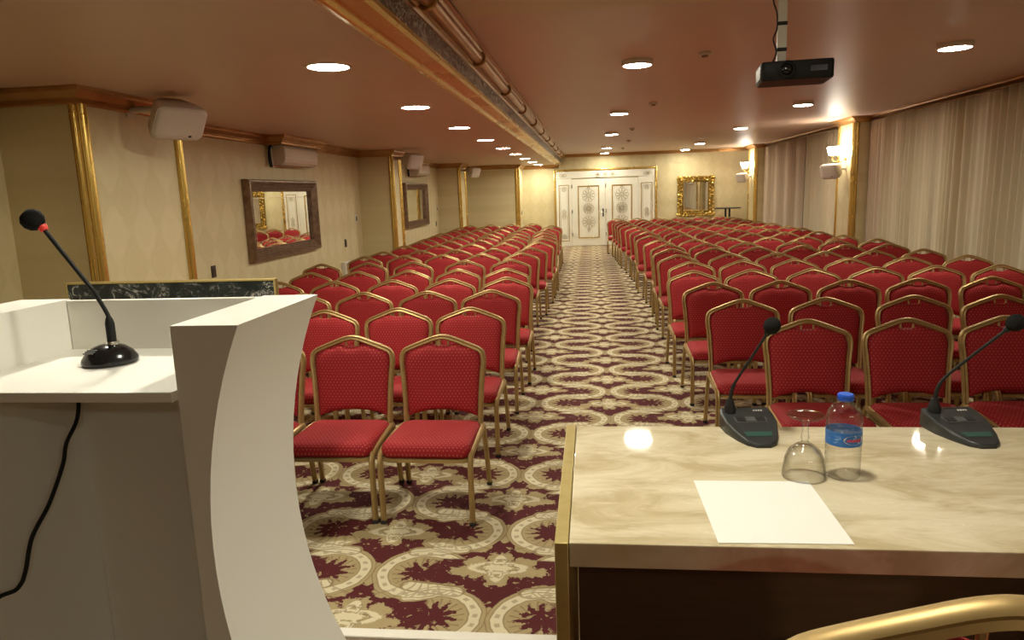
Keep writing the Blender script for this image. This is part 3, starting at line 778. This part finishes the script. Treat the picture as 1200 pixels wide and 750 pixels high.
    for s in (-1, 1):
        p = smooth_path([(s * .238, -.262, .018), (s * .238, -.262, .18), (s * .238, -.262, .315), (s * .239, -.249, .358), (s * .240, -.212, .382), (s * .241, -.10, .390), (s * .240, .06, .393), (s * .235, .15, .393), (s * .228, .196, .392)], 4)
        b = MB(); P = p; rs = []; pr = ribbed(); ref = Vector((1, 0, 0))
        for i in range(len(P)):
            t = (P[min(i + 1, len(P) - 1)] - P[max(i - 1, 0)]).normalized(); u = t.cross(ref).normalized(); sd = u.cross(t)
            rs.append([P[i] + sd * a * .86 + u * c * .95 for a, c in pr])
        b.rings(rs); M['front_leg', s] = b.mesh('front_leg', M_chairgold, 50)
        M['front_cap', s] = MB().box((s * .238 - .0165, -.279, 0), (s * .238 + .0165, -.245, .024), .005, 1).mesh('foot_cap', M_rubber, 40)
        p = smooth_path([(s * .230, .186, .396), (s * .2345, .203, .37), (s * .2365, .219, .31), (s * .241, .246, .16), (s * .2445, .268, .018)], 4)
        P = p; b = MB(); rs = []
        for i in range(len(P)):
            t = (P[min(i + 1, len(P) - 1)] - P[max(i - 1, 0)]).normalized(); u = t.cross(ref).normalized(); sd = u.cross(t)
            rs.append([P[i] + sd * a * .80 + u * c * .9 for a, c in pr])
        b.rings(rs); M['rear_leg', s] = b.mesh('rear_leg', M_chairgold, 50)
        M['rear_cap', s] = MB().box((s * .2445 - .015, .253, 0), (s * .2445 + .015, .287, .024), .005, 1).mesh('foot_cap', M_rubber, 40)
    return M
CM = chair_meshes()
def part(name, me, parent):
    o = bpy.data.objects.new(name, me); COL.objects.link(o); o.parent = parent; return o
def make_chair():
    t = thing('banquet_chair', None, 'chair')
    for n in ('seat', 'seat_frame', 'backrest', 'back_frame'): part(n, CM[n], t)
    for s in (-1, 1):
        l = part('front_leg', CM['front_leg', s], t); part('foot_cap', CM['front_cap', s], l)
        l = part('rear_leg', CM['rear_leg', s], t); part('foot_cap', CM['rear_cap', s], l)
    return t
PROTO = make_chair(); _used = [False]
def place_chair(x, y, z, rz, label, group):
    o = copy_tree(PROTO) if _used[0] else PROTO
    _used[0] = True
    o.location = (x, y, z); o.rotation_euler = (0, 0, rz); tag(o, label, None, group); return o
rj = random.Random(21)
LEFT = [(3.96, [-.87, -1.40, -1.935]), (4.95, [-.865, -1.395, -1.93]), (5.85, [-.84, -1.38, -1.93, -2.47]), (6.72, [-.81, -1.36, -1.92, -2.50, -3.07]), (7.56, [-.91, -1.44, -1.98, -2.55, -3.08]),
        (8.56, [-.98, -1.54, -2.18, -2.76, -3.33]), (9.51, [-.945, -1.48, -2.01, -2.54, -3.09]), (10.32, [-.885, -1.42, -1.96, -2.50, -3.07]), (11.42, [-.85, -1.40, -1.93, -2.47, -3.03]),
        (12.26, [-.84, -1.385, -1.92, -2.46, -3.0]), (13.05, [-.86, -1.40, -1.93, -2.47, -3.05]), (13.96, [-.93, -1.46, -2.0, -2.53, -3.08]), (14.85, [-.98, -1.51, -2.05, -2.58, -3.12]),
        (15.75, [-.93, -1.46, -2.0, -2.53, -3.08]), (16.95, [-.94, -1.52, -2.06, -2.6, -3.14]), (18.35, [-1.50, -2.04, -2.58, -3.12])]
RIGHT = [(4.33, [1.25, 1.815, 2.36]), (5.12, [1.04, 1.615, 2.21, 2.75, 3.30]), (6.09, [1.0, 1.55, 2.08, 2.62, 3.19, 3.73]), (6.95, [.96, 1.5, 2.06, 2.62, 3.15, 3.69]), (7.85, [1.06, 1.6, 2.13, 2.67, 3.26, 3.85]),
         (8.67, [1.02, 1.61, 2.15, 2.69, 3.23, 3.77]), (9.53, [1.03, 1.57, 2.12, 2.66, 3.2, 3.74]), (10.35, [1.07, 1.6, 2.14, 2.8, 3.36, 3.9])]
for y, x in ((11.27, 1.03), (12.3, .98), (13.28, 1.01), (14.1, .97), (15.2, .93), (16.15, .86), (17.05, .83), (17.95, .80), (18.8, .76), (19.72, .66)):
    n = 6 if y > 12.5 else 6
    xs = [x]
    for k in range(n - 1): xs.append(xs[-1] + .532 + rj.uniform(0, .022))
    RIGHT.append((y, xs))
for side, rows, grp, blk in ((-1, LEFT, 'banquet chairs of the block by the mirror wall', 'mirror-wall'), (1, RIGHT, 'banquet chairs of the block by the curtains', 'curtain-side')):
    for r, (yy, xs) in enumerate(rows):
        for k, x in enumerate(xs):
            dy = rj.uniform(-.02, .02)
            if side > 0 and r == 1: dy += (0, .02, .06, .03, .04)[k]
            who = 'aisle seat' if k == 0 and r != 15 else '%s seat from the aisle' % ORD[k if not (side < 0 and r == 15) else k + 1]
            row = 'front row' if r == 0 else ('rearmost row' if r == len(rows) - 1 else '%s row from the platform' % ORD[r])
            place_chair(x, yy + dy - .281, 0, math.radians(rj.uniform(-1.2, 1.2)), 'red banquet chair, %s block, %s, %s' % (blk, row, who), grp)
fc = place_chair(.468, 1.026, .35, PI + math.radians(-4), 'red banquet chair pushed in at the marble speakers table, on the platform', None)
# ------------------------------------------------------------------ lectern
S = .35
t = thing('lectern', 'white lacquered lectern with a sunken tray and curved flaring side', 'lectern', (-.93, 1.28, S))
def loc(mb, name, m, sm=40, parent=t):
    mb.move(Matrix.Translation((.93, -1.28, -S))); return mb.obj(name, m, parent, sm)
def xout(z): return .985 - math.sqrt(.985 ** 2 - (z - 1.095) ** 2) - .668          # outer face of the flared side
N = 26
prof = [(-.70, 1.5)] + [(-.70, S)] + [(xout(S + (1.5 - S) * k / N), S + (1.5 - S) * k / N) for k in range(N + 1)]
loc(MB().prism(prof, 1.10, 1.452, 1), 'side_panel', M_lect, 30)
cx = -.925
loc(MB().prism([(2 * cx - x, z) for x, z in prof], 1.10, 1.452, 1), 'side_panel', M_lect, 30)
loc(MB().box((-1.149, 1.437, S), (-.701, 1.451, 1.498), .002), 'front_panel', M_lect)
loc(MB().box((-1.149, 1.085, 1.372), (-.701, 1.436, 1.39), .002), 'tray', M_lect)
loc(MB().box((-1.149, 1.12, S), (-.701, 1.436, S + .04), .003), 'bottom_shelf', M_lect)

# gooseneck microphone in the tray
t = thing('gooseneck_microphone', 'black gooseneck microphone with red ring and round base in the lectern tray', 'microphone', (-.962, 1.30, 1.3915), 0)
MB().lathe([(0, 0), (.050, 0), (.052, .004), (.0505, .010), (.043, .022), (.030, .032), (.017, .0365), (0, .0375)], seg=36).obj('base', M_gloss, t, 50)
sw = MB()
for i, x in enumerate((-.014, -.006, .003)): sw.box((-.022, -.046 + i * .006, .0262 + i * .0018), (-.002, -.043 + i * .006, .0285 + i * .0018))
sw.obj('printed_marks', M_key, t)
MB().lathe([(0, .036), (.0125, .036), (.013, .040), (.012, .043), (0, .043)], (.006, .004, 0), 18).obj('collar', M_chrome, t)
neck = smooth_path([(.006, .004, .040), (.006, .004, .085), (.002, .004, .102), (-.012, .001, .135), (-.024, -.002, .158), (-.085, -.006, .250), (-.097, -.007, .269)], 6)
n_ = len(neck); sc = [2.1 if i < 6 else (2.1 - (i - 5) * .35 if i < 9 else 1.) for i in range(n_)]
MB().tube(neck, .0042, 10, sc).obj('gooseneck', M_dark, t, 60)
d = (neck[-1] - neck[-4]).normalized(); m = Matrix.Translation(neck[-1]) @ Vector((0, 0, 1)).rotation_difference(d).to_matrix().to_4x4()
h = MB().lathe([(0, -.004), (.007, -.004), (.009, .003), (.009, .006), (0, .006)], seg=14).move(m).obj('capsule', M_redring, t)
d2 = (d + Vector((-.35, -.35, 0))).normalized(); m2 = Matrix.Translation(neck[-1] + d * .006) @ Vector((0, 0, 1)).rotation_difference(d2).to_matrix().to_4x4()
MB().lathe([(0, 0), (.012, .001), (.0185, .008), (.0215, .019), (.019, .030), (.011, .037), (0, .039)], seg=20).move(m2).obj('foam_windscreen', M_foam, t, 60)
MB().tube(smooth_path([(-.02, .042, .006), (-.035, .055, .0035), (-.058, .058, .003), (-.072, .050, .003)], 5), .0028, 6).obj('cable_end', M_dark, t)
o = MB().tube(smooth_path([(-1.118, 1.40, 1.371), (-1.121, 1.39, 1.257), (-1.122, 1.345, 1.204), (-1.123, 1.327, 1.162), (-1.124, 1.277, 1.098), (-1.125, 1.222, 1.05), (-1.126, 1.194, .991), (-1.128, 1.172, .968), (-1.13, 1.10, .95), (-1.10, 1.03, .70), (-1.05, .98, S + .003), (-1.3, .9, S + .003)], 7), .0042, 8).obj('microphone_cord', M_dark)
tag(o, 'black microphone cord hanging inside the lectern below the tray', 'cord')

# ------------------------------------------------------------------ freestanding marble screen in front of the chairs
t = thing('marble_screen', 'low black veined marble screen with gold edging behind the lectern', 'screen', (-1.895, 3.02, 0))
MB().box((-.493, -.014, .03), (.493, .014, 1.350), .002).obj('marble_panel', M_black, t)
e = MB().box((-.502, -.017, 1.351), (.502, .017, 1.360), .002).box((-.502, -.017, .03), (-.494, .017, 1.351), .002).box((.494, -.017, .03), (.502, .017, 1.351), .002)
e.obj('edging', M_trimgold, t)
for x in (-.36, .36): MB().box((x - .03, -.2, 0), (x + .03, .2, .03), .006).obj('foot', M_trimgold, t)

# ------------------------------------------------------------------ speakers' table
ZT = 1.10
t = thing('speakers_table', 'long beige marble-topped speakers table with gold edging on the platform', 'table', (1.0, 1.47, S))
def tl(mb, name, m, sm=40): mb.move(Matrix.Translation((-1.0, -1.47, -S))); return mb.obj(name, m, t, sm)
tt = MB().box((-.047, 1.152, ZT - .046), (2.25, 1.79, ZT), .0025)
tt.v = [(a, b, c - (.0065 * (b - 1.152) if c > ZT - .01 else 0)) for a, b, c in tt.v]   # the top falls a few millimetres towards the hall
tl(tt, 'table_top', M_table)
tl(MB().box((-.072, 1.15, S), (-.048, 1.79, ZT), .002), 'end_panel', M_trimgold)
tl(MB().box((2.251, 1.15, S), (2.275, 1.79, ZT), .002), 'end_panel', M_trimgold)
tl(MB().box((-.046, 1.70, S + .03), (2.249, 1.718, ZT - .047), .002), 'modesty_panel', M_brownwood)
tl(MB().box((1.09, 1.21, S), (1.11, 1.695, ZT - .047), .002), 'divider', M_brownwood)

# conference microphones: wedge console, gooseneck, foam ball
def console(x, y, rz, lean, label):
    t = thing('conference_microphone', label, 'microphone', (x, y, ZT - .0035), rz, 'conference microphones on the table')
    out = [(-.060, .085), (-.064, .06), (-.062, .015), (-.048, -.04), (-.034, -.074), (-.016, -.090), (.016, -.090), (.034, -.074), (.048, -.04), (.062, .015), (.064, .06), (.060, .085)]
    def top(y): return .010 + (y + .091) / .183 * .036
    rs = [[Vector((a * 1.0, b, 0)) for a, b in out], [Vector((a * 1.02, b * 1.01, .004)) for a, b in out], [Vector((a, b, top(b) - .004)) for a, b in out], [Vector((a * .94, b * .965, top(b))) for a, b in out]]
    MB().rings(rs).obj('console', M_conf, t, 35)
    def on(x0, x1, y0, y1, lift=.0012, skew=0):
        q = [(x0, y0), (x1, y0), (x1 + skew, y1), (x0 - skew, y1)]; return MB().rings([[Vector((a, b, top(b) - .002)) for a, b in q], [Vector((a, b, top(b) + lift)) for a, b in q]])
    k = on(-.037, .037, .010, .036, .0006, .003).obj('key_surround', M_key, t, 0)
    on(-.034, -.0135, .013, .033, .002, .001).obj('key', M_keydk, t, 0); on(-.0115, .0115, .013, .033, .002).obj('key', M_key, t, 0); on(.0135, .034, .013, .033, .002, .001).obj('key', M_keydk, t, 0)
    on(-.028, .028, -.056, -.036, .001, .006).obj('indicator_plate', M_green, t, 0)
    mk = MB()
    for i in range(4): 
        q = on(.018 + i * .006, .0222 + i * .006, .064, .070, .0006); mk.add(q.v, q.f)
    mk.obj('printed_mark', M_print, t, 0)
    MB().lathe([(0, .034), (.0145, .034), (.0145, .052), (.011, .060), (.0075, .074), (0, .074)], (-.040, .064, 0), 16).obj('gooseneck_socket', M_dark, t)
    p = smooth_path([(-.040, .064, .060), (-.039, .063, .082), (-.034, .060, .108), (-.024 + lean * .05, .052, .135), (-.020 + (lean + .020) * .45, .02, .195), (lean, -.015, .262)], 6)
    MB().tube(p, .0036, 8, [1.35 if i < 14 else 1. for i in range(len(p))]).obj('gooseneck', M_dark, t, 60)
    d = (p[-1] - p[-3]).normalized(); m = Matrix.Translation(p[-1] - d * .004) @ Vector((0, 0, 1)).rotation_difference(d).to_matrix().to_4x4()
    MB().lathe([(0, -.008), (.0065, -.008), (.008, 0), (0, .004)], seg=12).move(m).obj('capsule', M_dark, t)
    MB().lathe([(0, 0), (.011, .002), (.0175, .010), (.0195, .020), (.0175, .030), (.010, .038), (0, .0405)], seg=20).move(m).obj('foam_windscreen', M_foam, t, 60)
console(.384, 1.722, math.radians(4), .026, 'black conference microphone beside the upturned glass')
console(.872, 1.726, math.radians(5), .072, 'black conference microphone alone on the table beyond the water bottle')

# upturned stemmed glass
t = thing('stemmed_glass', 'clear stemmed glass standing upside down beside the water bottle', 'glass', (.430, 1.462, ZT - .0018))
out = [(.0425, .0006), (.0432, .004), (.0425, .018), (.039, .040), (.031, .058), (.018, .070), (.0085, .0745)]
inn = [(.0405, .0006), (.0408, .004), (.040, .018), (.0365, .039), (.0285, .056), (.016, .067), (.0, .069)]
seg = 40; b = MB(); rs = []
for r, z in out: rs.append([Vector((r * (1 + (.018 * math.cos(10 * 2 * PI * k / seg) if .01 < z < .066 else 0)) * math.cos(2 * PI * k / seg), r * (1 + (.018 * math.cos(10 * 2 * PI * k / seg) if .01 < z < .066 else 0)) * math.sin(2 * PI * k / seg), z)) for k in range(seg)])
stem = [(.0062, .080), (.0085, .086), (.0072, .092), (.0060, .102), (.0072, .116), (.0085, .1225), (.018, .126), (.033, .1300), (.0365, .1325), (.0365, .1345), (.034, .1355), (.012, .1345), (.0, .134)]
def ring(r, z): return [Vector((max(r, 1e-4) * math.cos(2 * PI * k / seg), max(r, 1e-4) * math.sin(2 * PI * k / seg), z)) for k in range(seg)]
rr = [ring(r, z) for r, z in inn[::-1]] + rs + [ring(r, z) for r, z in stem]
b.rings(rr).obj('bowl_and_stem', M_glass, t, 60)

# water bottle
t = thing('water_bottle', 'small clear water bottle with a blue cap and blue label', 'bottle', (.508, 1.468, ZT - .0018))
prof = [(0, .004), (.022, .0015), (.030, .0005), (.0335, .004), (.0345, .012), (.0345, .030), (.0335, .033), (.0345, .036), (.0345, .052), (.0335, .055), (.0345, .058), (.0345, .0705), (.0338, .0725), (.0338, .1035), (.0345, .1055), (.0345, .112), (.0338, .1145), (.0345, .117), (.0345, .126), (.033, .136), (.028, .147), (.020, .156), (.0135, .161), (.0125, .164), (.0125, .172), (0, .172)]
seg = 36; rs = []
for r, z in prof:
    rs.append([Vector((max(r, 1e-4) * (1 - (.05 * max(0, math.cos(5 * 2 * PI * k / seg)) if z < .012 else 0)) * math.cos(2 * PI * k / seg), max(r, 1e-4) * math.sin(2 * PI * k / seg) * (1 - (.05 * max(0, math.cos(5 * 2 * PI * k / seg)) if z < .012 else 0)), z)) for k in range(seg)])
MB().rings(rs).obj('body', M_pet, t, 60)
b = MB(); b.rings([ring(.0146, .163), ring(.0152, .164), ring(.0152, .174), ring(.0140, .1765), ring(.0, .177)])
for k in range(24): a = 2 * PI * k / 24; b.box((-.0006, .0150, .165), (.0006, .0158, .174)); b.move(Matrix.Rotation(a, 4, 'Z'), len(b.v) - 8)
b.obj('cap', M_blue, t, 40)
lab = MB(); sg = 48
lab.rings([[Vector((rad * math.cos(2 * PI * k / sg), rad * math.sin(2 * PI * k / sg), z)) for k in range(sg)] for rad, z in ((.0342, .0735), (.0350, .0735), (.0350, .1025), (.0342, .1025))], cap=False, closed=True)
lb = lab.obj('label', M_label, t, 60)
def wraptext(s, size, z, ang, m, rad, name, parent, depth=.0002):
    cu = bpy.data.curves.new('lettering', 'FONT'); cu.body = s; cu.size = size; cu.align_x = 'CENTER'; cu.extrude = depth; cu.offset = .0003
    to = bpy.data.objects.new('lettering', cu); COL.objects.link(to); dg = bpy.context.evaluated_depsgraph_get(); me = bpy.data.meshes.new_from_object(to.evaluated_get(dg))
    bpy.data.objects.remove(to); bpy.data.curves.remove(cu)
    for v in me.vertices:
        a = ang + v.co.x / rad; q = rad + v.co.z
        v.co = Vector((q * math.cos(a), q * math.sin(a), z + v.co.y))
    me.materials.clear(); me.materials.append(m.m)
    o = bpy.data.objects.new(name, me); COL.objects.link(o); o.parent = parent; return o
A = math.radians(-72)
oval = MB()
pts = [(  .0225 * math.cos(2 * PI * k / 28), .0095 * math.sin(2 * PI * k / 28)) for k in range(28)]
oval.rings([[Vector(((.0351 + d) * math.cos(A + x / .0351), (.0351 + d) * math.sin(A + x / .0351), .0885 + z)) for x, z in pts] for d in (-.0002, .0002)])
oval.obj('label_oval', M_print, lb, 0)
wraptext('munzur', .0105, .0853, A, M_redprint, .0355, 'label_lettering', lb)

# sheet of paper
o = MB().add([(.2067, 1.162, ZT + .0004), (.430, 1.166, ZT + .0004), (.432, 1.434, ZT - .0014), (.2025, 1.432, ZT - .0014), (.2067, 1.162, ZT + .0012), (.430, 1.166, ZT + .0012), (.432, 1.434, ZT - .0006), (.2025, 1.432, ZT - .0006)],
             [(0, 3, 2, 1), (4, 5, 6, 7), (0, 1, 5, 4), (1, 2, 6, 5), (2, 3, 7, 6), (3, 0, 4, 7)]).obj('sheet_of_paper', M_paper, None, 0)
tag(o, 'blank white sheet of paper lying on the speakers table', 'paper')

# ------------------------------------------------------------------ projector on its ceiling pole
t = thing('projector', 'black projector hanging from a pole under the high ceiling', 'projector', (.905, 3.46, 2.14), math.radians(-6))
b = MB()
out = rrect(.150, .115, .02, 4)
b.rings([[Vector((x * .96, y * .96, .0)) for x, y in out], [Vector((x, y, .008)) for x, y in out], [Vector((x, y, .072)) for x, y in out], [Vector((x * .98, y * .98, .080)) for x, y in out]])
b.obj('body', M_dark, t, 40)
MB().box((-.1515, -.08, .015), (-.149, .08, .066), .0006).obj('vent_grille', M_grille, t)
ln = MB().lathe([(0, 0), (.034, 0), (.036, .006), (.036, .02), (.030, .022), (.028, .012), (0, .010)], seg=24).move(Matrix.Translation((-.045, -.112, .043)) @ Matrix.Rotation(PI / 2, 4, 'X'))
l = ln.obj('lens_ring', M_dark, t); MB().lathe([(0, 0), (.026, 0), (.022, .006), (.010, .010), (0, .011)], seg=20).move(Matrix.Translation((-.045, -.122, .043)) @ Matrix.Rotation(PI / 2, 4, 'X')).obj('lens', M_gloss, l)
MB().box((.05, -.118, .03), (.12, -.114, .055), .001).obj('front_window', M_gloss, t)
for x in (.0, .10): MB().lathe([(0, .079), (.010, .079), (.010, .088), (0, .088)], (x, -.05, 0), 10).obj('adjusting_foot', M_dark, t)
PX = -.055
pole = MB().box((PX - .019, -.02, .094), (PX + .019, .02, ZH - 2.14 - .022), .004).obj('ceiling_pole', M_white, t)
for z in (.135, .245): MB().box((PX - .0205, -.0215, z), (PX + .0205, .0215, z + .016), .001).obj('tape_band', M_dark, pole)
MB().lathe([(0, .079), (.04, .079), (.04, .086), (.018, .094), (0, .094)], (PX, 0, 0), 18).obj('mounting_plate', M_conf, t)
MB().tube(smooth_path([(-.10, .02, .078), (-.085, 0, .105), (PX - .022, -.008, .14), (PX - .036, -.008, .19), (PX - .022, -.008, .235), (PX - .024, -.008, .30), (PX - .04, -.005, .36), (PX - .022, -.005, .44), (PX - .022, 0, .597)], 6), .0035, 6).obj('cable', M_dark, t)
# ------------------------------------------------------------------ camera
cam = bpy.data.objects.new('camera', bpy.data.cameras.new('camera')); COL.objects.link(cam); scn.camera = cam
cam.data.sensor_width = 36; cam.data.lens = 36 * 838.3 / 1200; cam.data.clip_start = .05; cam.data.clip_end = 60
W_ = ((0.99354046, -0.01357646, -0.11266337), (0.1084588, -0.17840813, 0.97796075), (-0.03337731, -0.98386291, -0.17578321))   # world axes seen from the camera
rot = Matrix([[W_[i][0], -W_[i][1], -W_[i][2]] for i in range(3)])
cam.matrix_world = Matrix.Translation((0, 0, 1.70)) @ rot.to_4x4()
# ------------------------------------------------------------------ world, colour management
w = bpy.data.worlds.new('world'); scn.world = w; w.use_nodes = True
w.node_tree.nodes['Background'].inputs[0].default_value = (1, .85, .7, 1); w.node_tree.nodes['Background'].inputs[1].default_value = .02
scn.view_settings.view_transform = 'Standard'; scn.view_settings.look = 'None'; scn.view_settings.gamma = 1; scn.view_settings.use_curve_mapping = False
scn.view_settings.exposure = EXPO
scn.cycles.max_bounces = 10; scn.cycles.diffuse_bounces = 5; scn.cycles.glossy_bounces = 5; scn.cycles.transmission_bounces = 10
scn.cycles.use_denoising = True; scn.cycles.sample_clamp_indirect = 6; scn.cycles.caustics_reflective = False; scn.cycles.caustics_refractive = False
scn.cycles.use_light_tree = True
